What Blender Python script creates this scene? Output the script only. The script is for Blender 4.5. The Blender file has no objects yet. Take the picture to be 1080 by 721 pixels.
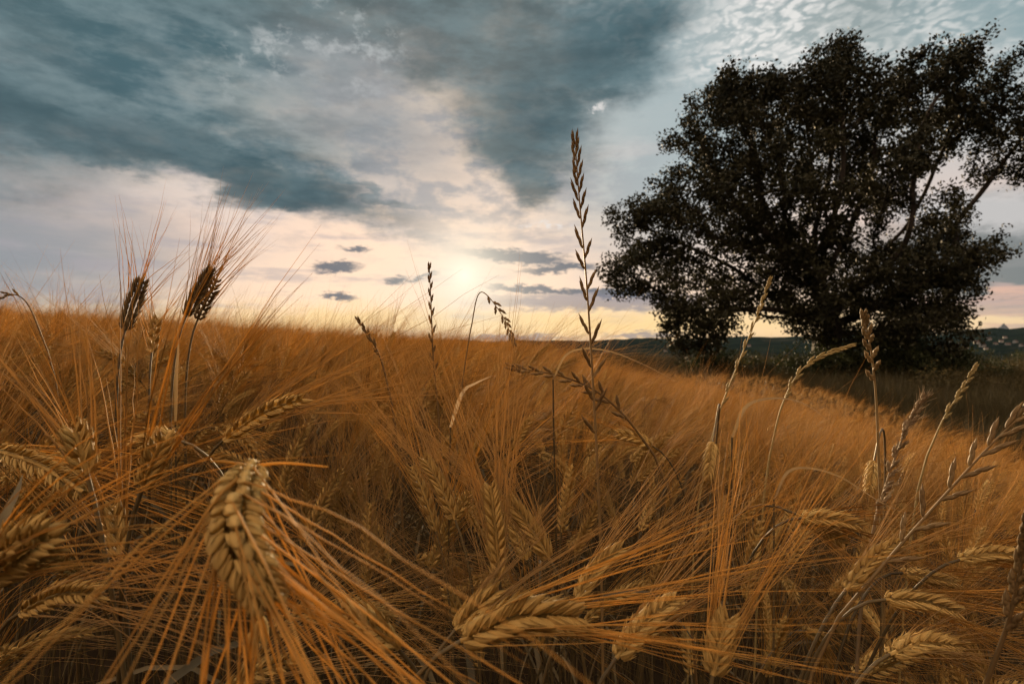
import bpy, math, random
import numpy as np
from mathutils import Vector, kdtree

rng = np.random.default_rng(7)
random.seed(7)
S = bpy.context.scene
COL = S.collection
FPX, CX, CY, CZ = 600.0, 540.0, 360.0, 1.0          # focal length in photo pixels, centre, eye height


def P(px, py, d):
    """a spot seen at (px, py) in the photo, d metres ahead of the camera"""
    return np.array([(px - CX) / FPX * d, d, CZ - (py - CY) / FPX * d])


def lin(r, g, b):
    f = lambda c: (c / 255 / 12.92) if c <= 10.3 else ((c / 255 + .055) / 1.055) ** 2.4
    return (f(r), f(g), f(b))


def nrm(v):
    v = np.asarray(v, float)
    return v / np.maximum(np.linalg.norm(v, axis=-1, keepdims=True), 1e-9)


# ------------------------------------------------------------------ mesh builder
class MB:
    def __init__(s):
        s.v, s.q, s.t, s.mi_q, s.mi_t, s.n = [], [], [], [], [], 0

    def add(s, v, q=None, t=None, mi=0):
        v = np.asarray(v, float).reshape(-1, 3)
        if q is not None and len(q):
            q = np.asarray(q).reshape(-1, 4) + s.n
            s.q.append(q); s.mi_q.append(np.full(len(q), mi))
        if t is not None and len(t):
            t = np.asarray(t).reshape(-1, 3) + s.n
            s.t.append(t); s.mi_t.append(np.full(len(t), mi))
        s.v.append(v); s.n += len(v)

    def merge(s, o, mi):
        if not o.v: return
        q = np.concatenate(o.q) if o.q else None
        t = np.concatenate(o.t) if o.t else None
        s.add(np.concatenate(o.v), q, t, mi)

    def mesh(s, name, mats, off=(0, 0, 0), smooth=True):
        v = np.concatenate(s.v) - np.asarray(off, float)
        q = np.concatenate(s.q) if s.q else np.zeros((0, 4), int)
        t = np.concatenate(s.t) if s.t else np.zeros((0, 3), int)
        mi = np.concatenate(s.mi_q + s.mi_t) if (s.mi_q or s.mi_t) else np.zeros(0, int)
        me = bpy.data.meshes.new(name)
        me.vertices.add(len(v)); me.vertices.foreach_set('co', v.astype(np.float32).ravel())
        nl = q.size + t.size
        me.loops.add(nl)
        me.loops.foreach_set('vertex_index', np.concatenate([q.ravel(), t.ravel()]).astype(np.int32))
        me.polygons.add(len(q) + len(t))
        ls = np.concatenate([np.arange(len(q)) * 4, q.size + np.arange(len(t)) * 3]).astype(np.int32)
        me.polygons.foreach_set('loop_start', ls)
        me.polygons.foreach_set('material_index', mi.astype(np.int32))
        me.polygons.foreach_set('use_smooth', np.full(len(q) + len(t), smooth))
        for m in (mats if isinstance(mats, (list, tuple)) else [mats]): me.materials.append(m)
        me.update(calc_edges=True); me.validate()
        return me

    def obj(s, name, mats, parent=None, off=(0, 0, 0), smooth=True):
        o = bpy.data.objects.new(name, s.mesh(name, mats, off, smooth))
        COL.objects.link(o)
        if parent is not None: o.parent = parent
        return o


def tubes(mb, paths, radii, sides=3, mi=0):
    """paths (M,N,3); radii (N,) or (M,N): open tapered tubes"""
    paths = np.asarray(paths, float)
    if paths.ndim == 2: paths = paths[None]
    M, N, _ = paths.shape
    radii = np.broadcast_to(np.asarray(radii, float), (M, N))
    tan = nrm(np.gradient(paths, axis=1))
    chord = nrm(paths[:, -1] - paths[:, 0])
    ref = np.where(np.abs(chord[:, 2:3]) < .8, [[0, 0, 1.]], [[1., 0, 0]])
    ref = np.broadcast_to(ref[:, None, :], paths.shape)
    s1 = nrm(np.cross(tan, ref)); s2 = np.cross(tan, s1)
    a = np.arange(sides) / sides * 2 * np.pi
    ring = (s1[:, :, None, :] * np.cos(a)[:, None] + s2[:, :, None, :] * np.sin(a)[:, None]) * radii[:, :, None, None]
    v = paths[:, :, None, :] + ring
    idx = np.arange(M * N * sides).reshape(M, N, sides)
    nx = np.roll(idx, -1, axis=2)
    q = np.stack([idx[:, :-1], nx[:, :-1], nx[:, 1:], idx[:, 1:]], -1)
    mb.add(v, q.reshape(-1, 4), mi=mi)


def bez(p0, p1, p2, p3, n):
    t = np.linspace(0, 1, n)[:, None]
    return (1 - t) ** 3 * p0 + 3 * (1 - t) ** 2 * t * p1 + 3 * (1 - t) * t ** 2 * p2 + t ** 3 * p3


def spline(pts, n):
    """smooth curve through control points (Catmull-Rom)"""
    pts = np.asarray(pts, float)
    p = np.vstack([2 * pts[0] - pts[1], pts, 2 * pts[-1] - pts[-2]])
    u = np.linspace(0, len(pts) - 1 - 1e-6, n); i = u.astype(int); t = (u - i)[:, None]
    a, b, c, d = p[i], p[i + 1], p[i + 2], p[i + 3]
    return .5 * ((2 * b) + (c - a) * t + (2 * a - 5 * b + 4 * c - d) * t ** 2 + (3 * b - a - 3 * c + d) * t ** 3)


def blade(mb, path, width, twist=0., side=None, mi=0):
    """a leaf blade: a creased strip along path"""
    path = np.asarray(path, float); n = len(path)
    tan = nrm(np.gradient(path, axis=0))
    s = nrm(np.cross(tan, [0, 0, 1.] if side is None else side)); up = np.cross(s, tan)
    t = np.linspace(0, 1, n)
    w = width * np.clip(np.minimum(1, .5 + 3 * t) * (1 - t) ** .7, .03, 1)
    a = twist * t
    sd = s * np.cos(a)[:, None] + up * np.sin(a)[:, None]
    uu = -s * np.sin(a)[:, None] + up * np.cos(a)[:, None]
    v = np.stack([path - sd * w[:, None] + uu * w[:, None] * .35, path, path + sd * w[:, None] + uu * w[:, None] * .35], 1)
    i = np.arange(n * 3).reshape(n, 3)
    q = np.concatenate([np.stack([i[:-1, k], i[:-1, k + 1], i[1:, k + 1], i[1:, k]], -1) for k in (0, 1)])
    mb.add(v, q, mi=mi)


_gt = {}
def grain_template(K, R):
    plump = R >= 12
    if (K, R) in _gt: return _gt[(K, R)]
    z = np.linspace(0, 1, K)
    prof = np.sin(np.pi * np.clip(z, .03, .985) ** .62) ** .85 * (1 - .42 * z ** 2) * 1.08
    if plump: prof = np.sin(np.pi * np.clip(z, .03, .99) ** .85) ** .6
    a = np.arange(R) / R * 2 * np.pi
    v = np.stack([prof[:, None] * np.cos(a) * .5, prof[:, None] * np.sin(a) * .5, np.broadcast_to(z[:, None], (K, R))], -1)
    # the crease of a hulled grain and its flatter inner face
    v[..., 1] = np.where(v[..., 1] < 0, v[..., 1] * .6, v[..., 1])
    v = v.reshape(-1, 3)
    i = np.arange(K * R).reshape(K, R); nx = np.roll(i, -1, 1)
    q = np.stack([i[:-1], nx[:-1], nx[1:], i[1:]], -1).reshape(-1, 4)
    _gt[(K, R)] = (v, q)
    return v, q


def grains(mb, pos, zdir, out, ln, wd, K=7, R=8, mi=0):
    v, q = grain_template(K, R)
    zdir = nrm(zdir); x = nrm(np.cross(out, zdir)); y = np.cross(zdir, x)
    G = len(pos)
    w = (pos[:, None] + v[None, :, 0:1] * x[:, None] * wd[:, None, None] + v[None, :, 1:2] * y[:, None] * wd[:, None, None]
         + v[None, :, 2:3] * zdir[:, None] * ln[:, None, None])
    qq = (q[None] + (np.arange(G) * len(v))[:, None, None]).reshape(-1, 4)
    mb.add(w, qq, mi=mi)


def make_ear(axis, facing, mbe, mba, nodes=11, rows='two', glen=.011, gwid=.0045, half=.0042, tilt=.52,
             awn=.12, spread=.16, droop=(0, 0, -.1), ar=.00034, K=7, R=8, seg=6, sides=3, keep=1., r=rng, jit=.05):
    """axis: polyline neck -> tip; grains shingled along it, one awn from each grain"""
    axis = np.asarray(axis, float)
    n0 = len(axis)
    u = np.linspace(.03, .97, nodes) * (n0 - 1)
    i = np.clip(u.astype(int), 0, n0 - 2); f = (u - i)[:, None]
    pos = axis[i] * (1 - f) + axis[i + 1] * f
    tan = nrm(np.gradient(axis, axis=0)); tan = nrm(tan[i] * (1 - f) + tan[i + 1] * f)
    n = np.asarray(facing, float)[None] - tan * (tan @ np.asarray(facing, float))[:, None]
    n = nrm(n); b = np.cross(tan, n)
    sets = {'six': ((90, 210, 330), (30, 150, 270)), 'two': ((48, 228), (132, 312)), 'flat': ((5, 175, 90), (20, 160, 270))}[rows]
    gp, gd, go, gl, gw = [], [], [], [], []
    for k in range(nodes):
        s = (k + .5) / nodes
        sc = .72 + .38 * math.sin(math.pi * min(1, s * .8 + .16))
        if k >= nodes - 2: sc *= .85
        for ph in sets[k % 2]:
            a = math.radians(ph + r.normal(0, 4))
            o = b[k] * math.cos(a) + n[k] * math.sin(a)
            tl = tilt * (1 + r.normal(0, .12))
            d = tan[k] * math.cos(tl) + o * math.sin(tl) + r.normal(0, .02, 3)
            gp.append(pos[k] + o * half * .55 * sc); gd.append(d); go.append(o)
            gl.append(glen * sc * (1 + r.normal(0, .05))); gw.append(gwid * sc * (1 + r.normal(0, .05)))
    gp, gd, go, gl, gw = map(np.array, (gp, gd, go, gl, gw)); gd = nrm(gd)
    grains(mbe, gp, gd, go, gl, gw, K, R)
    # small pale glumes at the base of each grain
    if K >= 7:
        sd = nrm(np.cross(gd, go))
        for sg in (-1, 1):
            st = gp + sd * (gw * .42 * sg)[:, None] + go * (gw * .2)[:, None]
            e = st + gd * (gl * .75)[:, None] + go * (gl * .12)[:, None]
            tubes(mbe, np.stack([st, (st + e) / 2 + go * .0004, e], 1), np.array([.0006, .0005, .0001]), 3)
    tubes(mbe, axis, np.full(n0, half * .3), 5)
    tip = gp + gd * (gl * .95)[:, None]
    M = len(tip)
    sel = r.random(M) < keep
    tip, gd_, go_ = tip[sel], gd[sel], go[sel]; M = len(tip)
    end = tan[-1]
    d = nrm(end * .55 + np.repeat(tan, [len(sets[k % 2]) for k in range(nodes)], 0)[sel] * .45 + go_ * (spread * (1 + r.normal(0, .35, M)))[:, None]
            + r.normal(0, jit, (M, 3)))
    L = awn * (1 + r.normal(0, .12, M))
    t = np.linspace(0, 1, seg)
    bend = np.asarray(droop)[None] * (1 + r.normal(0, .3, M))[:, None] + r.normal(0, .05, (M, 3)) + go_ * spread * .25
    d0 = nrm(d * .8 + gd_ * .3)
    path = (tip[:, None] + d0[:, None] * (L[:, None] * (t - .15 * t * t))[..., None] + d[:, None] * (L[:, None] * .15 * t * t)[..., None]
            + bend[:, None] * (L[:, None] * t * t)[..., None])
    if seg >= 5:                                         # slight kinks and waves of a dry awn
        path[:, 2:] += (r.normal(0, .0035, (M, seg - 2, 3)) * L[:, None, None])
    tubes(mba, path, ar * np.array(1 - .9 * t), sides)


# ------------------------------------------------------------------ materials
def new_mat(name):
    m = bpy.data.materials.new(name); m.use_nodes = True
    m.node_tree.nodes.clear()
    return m, m.node_tree


def nd(nt, kind, **kw):
    n = nt.nodes.new(kind)
    for k, v in kw.items():
        if k == 'inp':
            for a, b in v.items():
                if hasattr(b, 'is_output'): nt.links.new(b, n.inputs[a])
                else: n.inputs[a].default_value = b
        else: setattr(n, k, v)
    return n


def straw_mat(name, c1, c2, transl=.35, rough=.55, noise=60., spec=.3, c3=None, bump=0.):
    """dry plant tissue: colour wanders along the plant and from plant to plant; lets light through"""
    m, nt = new_mat(name)
    tc = nd(nt, 'ShaderNodeTexCoord')
    oi = nd(nt, 'ShaderNodeObjectInfo')
    nz = nd(nt, 'ShaderNodeTexNoise', inp={'Vector': tc.outputs['Object'], 'Scale': noise, 'Detail': 3.})
    geo = nd(nt, 'ShaderNodeNewGeometry')
    rmp = nd(nt, 'ShaderNodeMath', operation='MULTIPLY_ADD', inp={0: geo.outputs['Random Per Island'], 1: .5, 2: 0.})
    rm2 = nd(nt, 'ShaderNodeMath', operation='MULTIPLY_ADD', inp={0: nz.outputs['Fac'], 1: .7, 2: rmp.outputs[0]})
    ad = nd(nt, 'ShaderNodeMath', operation='MULTIPLY_ADD', inp={0: oi.outputs['Random'], 1: .7, 2: rm2.outputs[0]})
    sb = nd(nt, 'ShaderNodeMath', operation='SUBTRACT', use_clamp=True, inp={0: ad.outputs[0], 1: .45})
    mix = nd(nt, 'ShaderNodeMix', data_type='RGBA', inp={'Factor': sb.outputs[0], 6: (*c1, 1), 7: (*c2, 1)})
    colr = mix.outputs[2]
    if c3:
        h1 = nd(nt, 'ShaderNodeMath', operation='MULTIPLY', inp={0: oi.outputs['Random'], 1: 37.}); h2 = nd(nt, 'ShaderNodeMath', operation='FRACT', inp={0: h1.outputs[0]})
        gt = nd(nt, 'ShaderNodeMath', operation='GREATER_THAN', inp={0: h2.outputs[0], 1: .62})
        mf = nd(nt, 'ShaderNodeMath', operation='MULTIPLY', inp={0: gt.outputs[0], 1: .75})
        colr = nd(nt, 'ShaderNodeMix', data_type='RGBA', inp={'Factor': mf.outputs[0], 6: colr, 7: (*c3, 1)}).outputs[2]
    pb = nd(nt, 'ShaderNodeBsdfPrincipled', inp={'Base Color': colr, 'Roughness': rough})
    pb.inputs['Specular IOR Level'].default_value = spec
    if bump:
        nb = nd(nt, 'ShaderNodeTexNoise', inp={'Vector': tc.outputs['Object'], 'Scale': noise * 25, 'Detail': 2.})
        bp = nd(nt, 'ShaderNodeBump', inp={'Strength': bump, 'Distance': .0006, 'Height': nb.outputs['Fac']})
        nt.links.new(bp.outputs[0], pb.inputs['Normal'])
    out = nd(nt, 'ShaderNodeOutputMaterial')
    if transl:
        tr = nd(nt, 'ShaderNodeBsdfTranslucent', inp={'Color': colr})
        mx = nd(nt, 'ShaderNodeMixShader', inp={0: transl, 1: pb.outputs[0], 2: tr.outputs[0]})
        nt.links.new(mx.outputs[0], out.inputs['Surface'])
    else: nt.links.new(pb.outputs[0], out.inputs['Surface'])
    return m


M_awn = straw_mat('barley awn', (.29, .150, .038), (.92, .56, .165), .60, .6, 40, .15, (.64, .42, .18))
M_grain = straw_mat('barley grain', (.48, .275, .072), (.84, .555, .185), .14, .6, 120, .2, None, .45)
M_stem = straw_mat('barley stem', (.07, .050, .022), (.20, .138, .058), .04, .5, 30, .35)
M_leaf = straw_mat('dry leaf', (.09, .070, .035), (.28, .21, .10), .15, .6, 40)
M_grass = straw_mat('wild grass', (.22, .13, .05), (.40, .26, .11), .2, .55, 60)
M_tan = straw_mat('tan grass', (.26, .165, .065), (.46, .31, .13), .2, .55, 60)
M_pale = straw_mat('pale grass', (.40, .27, .14), (.58, .42, .24), .3, .6, 60)
M_yell = straw_mat('yellow grass', (.42, .30, .11), (.62, .46, .19), .25, .6, 60)
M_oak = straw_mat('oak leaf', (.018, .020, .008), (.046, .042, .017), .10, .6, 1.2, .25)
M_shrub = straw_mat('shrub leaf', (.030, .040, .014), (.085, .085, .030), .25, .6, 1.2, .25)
M_mead = straw_mat('meadow blade', (.060, .055, .020), (.16, .115, .045), .3, .7, 4., .2)


def bark_mat():
    m, nt = new_mat('oak bark')
    tc = nd(nt, 'ShaderNodeTexCoord')
    mp = nd(nt, 'ShaderNodeMapping', inp={'Vector': tc.outputs['Object'], 'Scale': (6, 6, 1.2)})
    nz = nd(nt, 'ShaderNodeTexNoise', inp={'Vector': mp.outputs[0], 'Scale': 2.5, 'Detail': 6.})
    mix = nd(nt, 'ShaderNodeMix', data_type='RGBA', inp={'Factor': nz.outputs['Fac'], 6: (.02, .015, .011, 1), 7: (.07, .052, .04, 1)})
    bp = nd(nt, 'ShaderNodeBump', inp={'Strength': .8, 'Distance': .05, 'Height': nz.outputs['Fac']})
    pb = nd(nt, 'ShaderNodeBsdfPrincipled', inp={'Base Color': mix.outputs[2], 'Roughness': .9, 'Normal': bp.outputs[0]})
    nt.links.new(pb.outputs[0], nd(nt, 'ShaderNodeOutputMaterial').inputs['Surface'])
    return m


M_bark = bark_mat()


def plain(name, c, rough=.8):
    m, nt = new_mat(name)
    tc = nd(nt, 'ShaderNodeTexCoord')
    nz = nd(nt, 'ShaderNodeTexNoise', inp={'Vector': tc.outputs['Object'], 'Scale': .7, 'Detail': 4.})
    mix = nd(nt, 'ShaderNodeMix', data_type='RGBA', inp={'Factor': nz.outputs['Fac'], 6: (*[x * .75 for x in c], 1), 7: (*[min(1, x * 1.2) for x in c], 1)})
    pb = nd(nt, 'ShaderNodeBsdfPrincipled', inp={'Base Color': mix.outputs[2], 'Roughness': rough})
    nt.links.new(pb.outputs[0], nd(nt, 'ShaderNodeOutputMaterial').inputs['Surface'])
    return m


def tag(o, label=None, cat=None, group=None, kind=None):
    if label: o['label'] = label
    if cat: o['category'] = cat
    if group: o['group'] = group
    if kind: o['kind'] = kind
    return o


def empty(name, loc):
    o = bpy.data.objects.new(name, None); COL.objects.link(o)
    o.location = [float(c) for c in loc]; o.empty_display_size = .05
    return o


# ------------------------------------------------------------------ the lie of the land
def G(x, y):
    """ground height; the crop stands about .85 above it, the eye is at CZ"""
    x = np.asarray(x, float); y = np.asarray(y, float)
    xp = np.maximum(x, 0); xn = np.minimum(x, 0)
    r = np.hypot(x, y)
    top = CZ - .105 - .205 * xp - .075 * (1 - np.exp(-xp / .35)) - .062 * np.maximum(xn, -12) - .0035 * np.maximum(y - 5, 0) ** 2 - .22 * np.exp(-(r / .58) ** 1.6) - .035 * np.exp(-(r / 1.0) ** 2)
    g = top - .85
    fl = CZ - 1.85
    k = .12
    h = np.clip(.5 + .5 * (g - fl) / k, 0, 1)
    g = fl * (1 - h) + g * h + k * h * (1 - h)
    # beyond the near rise the land drops into the valley and climbs the far side
    az = np.arctan2(x, y)
    rr = np.array([0, 45, 90, 200, 450, 900, 1400, 2000, 2800, 3600, 5000, 9000])
    lowz = np.interp(r, rr, [0, 0, -4.5, -17, -36, -48, -44, -20, 8, 0, 0, 0])
    ridge = np.interp(az, np.radians([-80, -30, 0, 6, 15, 25, 32, 38, 43, 60, 90]), [20, 10, -4, -2, 16, 24, 34, 58, 66, 70, 50])
    ridge = ridge + 5 * np.sin(az * 37) + 3 * np.sin(az * 83 + 1) + 2.0 * np.sin(az * 190)
    ridge2 = np.interp(r, [0, 1500, 2200, 3000, 3600, 4200, 9000], [0, 0, .35, .7, 1, .85, .5]) * ridge
    w = np.clip((r - 40) / 60, 0, 1)
    return g * (1 - w) + (fl * 1.0) * w + lowz + ridge2 + w * 0


def in_crop(x, y):
    return (x < 3.0 + .27 * y) & (y < 17)


# ------------------------------------------------------------------ ground sheet
def build_ground():
    m, nt = new_mat('earth and far fields')
    tc = nd(nt, 'ShaderNodeTexCoord'); co = tc.outputs['Object']
    ln = nd(nt, 'ShaderNodeVectorMath', operation='LENGTH', inp={0: co})
    n1 = nd(nt, 'ShaderNodeTexNoise', inp={'Vector': co, 'Scale': 14., 'Detail': 6.})
    soil = nd(nt, 'ShaderNodeMix', data_type='RGBA', inp={'Factor': n1.outputs['Fac'], 6: (.02, .013, .008, 1), 7: (.075, .05, .028, 1)})
    vo = nd(nt, 'ShaderNodeTexVoronoi', inp={'Vector': co, 'Scale': .0052, 'Randomness': .9})
    mp = nd(nt, 'ShaderNodeMapping', inp={'Vector': co, 'Scale': (.0022, .0065, .002)})
    n2 = nd(nt, 'ShaderNodeTexNoise', inp={'Vector': mp.outputs[0], 'Scale': 1.6, 'Detail': 7., 'Roughness': .65})
    sep = nd(nt, 'ShaderNodeSeparateColor', inp={0: vo.outputs['Color']})
    cr = nd(nt, 'ShaderNodeValToRGB', inp={0: sep.outputs[0]})
    e = cr.color_ramp; e.interpolation = 'CONSTANT'
    e.elements[0].color = (.013, .024, .017, 1); e.elements[1].position = .35; e.elements[1].color = (.021, .032, .022, 1)
    for p, c in ((.6, (.034, .036, .025)), (.78, (.018, .027, .017)), (.9, (.06, .06, .045))):
        x = e.elements.new(p); x.color = (*c, 1)
    wood = nd(nt, 'ShaderNodeMapRange', inp={0: n2.outputs['Fac'], 1: .46, 2: .52})
    far = nd(nt, 'ShaderNodeMix', data_type='RGBA', inp={'Factor': wood.outputs[0], 6: cr.outputs[0], 7: (.008, .016, .013, 1)})
    n3 = nd(nt, 'ShaderNodeTexNoise', inp={'Vector': co, 'Scale': .25, 'Detail': 5.})
    mead = nd(nt, 'ShaderNodeMix', data_type='RGBA', inp={'Factor': n3.outputs['Fac'], 6: (.03, .03, .012, 1), 7: (.09, .075, .03, 1)})
    f1 = nd(nt, 'ShaderNodeMapRange', inp={0: ln.outputs['Value'], 1: 5., 2: 9.})
    f2 = nd(nt, 'ShaderNodeMapRange', inp={0: ln.outputs['Value'], 1: 55., 2: 110.})
    a = nd(nt, 'ShaderNodeMix', data_type='RGBA', inp={'Factor': f1.outputs[0], 6: soil.outputs[2], 7: mead.outputs[2]})
    b = nd(nt, 'ShaderNodeMix', data_type='RGBA', inp={'Factor': f2.outputs[0], 6: a.outputs[2], 7: far.outputs[2]})
    bp = nd(nt, 'ShaderNodeBump', inp={'Strength': .6, 'Distance': .03, 'Height': n1.outputs['Fac']})
    pb = nd(nt, 'ShaderNodeBsdfDiffuse', inp={'Color': b.outputs[2], 'Roughness': .6, 'Normal': bp.outputs[0]})
    nt.links.new(pb.outputs[0], nd(nt, 'ShaderNodeOutputMaterial').inputs['Surface'])
    NR, NA = 150, 420
    r = np.concatenate([[0.02], np.geomspace(.1, 5400, NR - 1)])
    a = np.linspace(0, 2 * np.pi, NA, endpoint=False)
    X = r[:, None] * np.sin(a); Y = r[:, None] * np.cos(a)
    Z = G(X, Y)
    h = np.sin(X * .021 + 2 * np.sin(Y * .013)) * np.sin(Y * .017 + 1.3)
    Z = Z + np.clip((r[:, None] - 150) / 400, 0, 1) * h * 2.5
    Z[r > 700] += rng.normal(0, 1.6, Z[r > 700].shape)           # woods on the far slopes give the ridge a ragged edge
    i = np.arange(NR * NA).reshape(NR, NA); nx = np.roll(i, -1, 1)
    q = np.stack([i[:-1], i[1:], nx[1:], nx[:-1]], -1).reshape(-1, 4)
    mb = MB(); mb.add(np.stack([X, Y, Z], -1), q)
    mb.add([[0, 0, float(Z[0, 0])]], None, None)
    o = mb.obj('ground', m)
    tag(o, 'dark earth running on into the wooded valley and far hills', 'ground', kind='structure')
    # a lone distant peak over the ridge
    mt = MB(); n = 60
    pk = P(1058, 341, 4700)
    xs = np.linspace(-1, 1, n)
    rows = []
    for k, yy in enumerate(np.linspace(-1, 1, 15)):
        hgt = np.maximum(0, 1 - np.abs(xs) ** .8 - abs(yy)) + .15 * np.sin(xs * 23 + yy * 5) * np.maximum(0, 1 - np.abs(xs) - abs(yy))
        rows.append(np.stack([pk[0] + xs * 170, np.full(n, pk[1] + yy * 200), -20 + (pk[2] - 40) * hgt * 1.0 + 60 * (1 - np.abs(xs)) * (1 - abs(yy))], -1))
    i = np.arange(15 * n).reshape(15, n)
    mt.add(np.array(rows), np.stack([i[:-1, :-1], i[:-1, 1:], i[1:, 1:], i[1:, :-1]], -1).reshape(-1, 4))
    tag(mt.obj('mountain', plain('far rock', (.16, .17, .19))), 'small pale peak standing above the far ridge', 'mountain', kind='structure')


build_ground()


# ------------------------------------------------------------------ barley
def plant_parts(neck, ear_axis, base, facing, stem_r=.0013, lod=0, ear_kw=None, leaf=True, r=rng, bow=.5, neck_dir=None):
    """-> dict of part meshes (in the coordinates given)"""
    parts = {k: MB() for k in ('stem', 'ear', 'awns', 'leaf')}
    d = nrm(ear_axis[1] - ear_axis[0])
    H = np.linalg.norm(neck - base)
    up = np.array([0, 0, 1.])
    reach = .10 + .12 * max(0, -d[2])
    p = bez(base, base + up * H * bow, neck + (nrm(neck_dir) * .12 if neck_dir is not None else -d * reach), neck, (30, 10, 6)[lod])
    rad = np.linspace(stem_r * 1.35, stem_r * .7, len(p))
    tubes(parts['stem'], p, rad, (6, 4, 3)[lod])
    make_ear(ear_axis, facing, parts['ear'], parts['awns'], r=r, **(ear_kw or {}))
    if leaf:
        k = int(len(p) * r.uniform(.45, .7)); az = r.uniform(0, 2 * np.pi)
        o = np.array([math.cos(az), math.sin(az), 0])
        L = r.uniform(.12, .22)
        s = p[k]
        pts = np.array([s, s + o * L * .3 + up * L * .35, s + o * L * .7 + up * L * .25, s + o * L * .9 - up * L * .25])
        blade(parts['leaf'], spline(pts, (10, 6, 4)[lod]), r.uniform(.0022, .004), r.uniform(-2, 2))
    return parts


M_grain_backlit = straw_mat('backlit dark grain', (.14, .085, .035), (.26, .165, .07), .08, .65, 120, .15, None, .4)  # backlit silhouette tone of the ears against the sky, put into the grain colour
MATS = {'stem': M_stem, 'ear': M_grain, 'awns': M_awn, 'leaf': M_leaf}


def link_plant(name, parts, base, label, group, mats=MATS):
    root = empty(name, base)
    tag(root, label, 'barley plant', group)
    st = parts['stem'].obj('stem', mats['stem'], root, base)
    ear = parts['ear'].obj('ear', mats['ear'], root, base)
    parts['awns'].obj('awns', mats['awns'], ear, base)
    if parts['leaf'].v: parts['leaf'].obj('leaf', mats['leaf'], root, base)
    return root


CAM = np.array([0, 0, CZ])
HG = 'barley plants whose ears stand out in the near crop'
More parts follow.
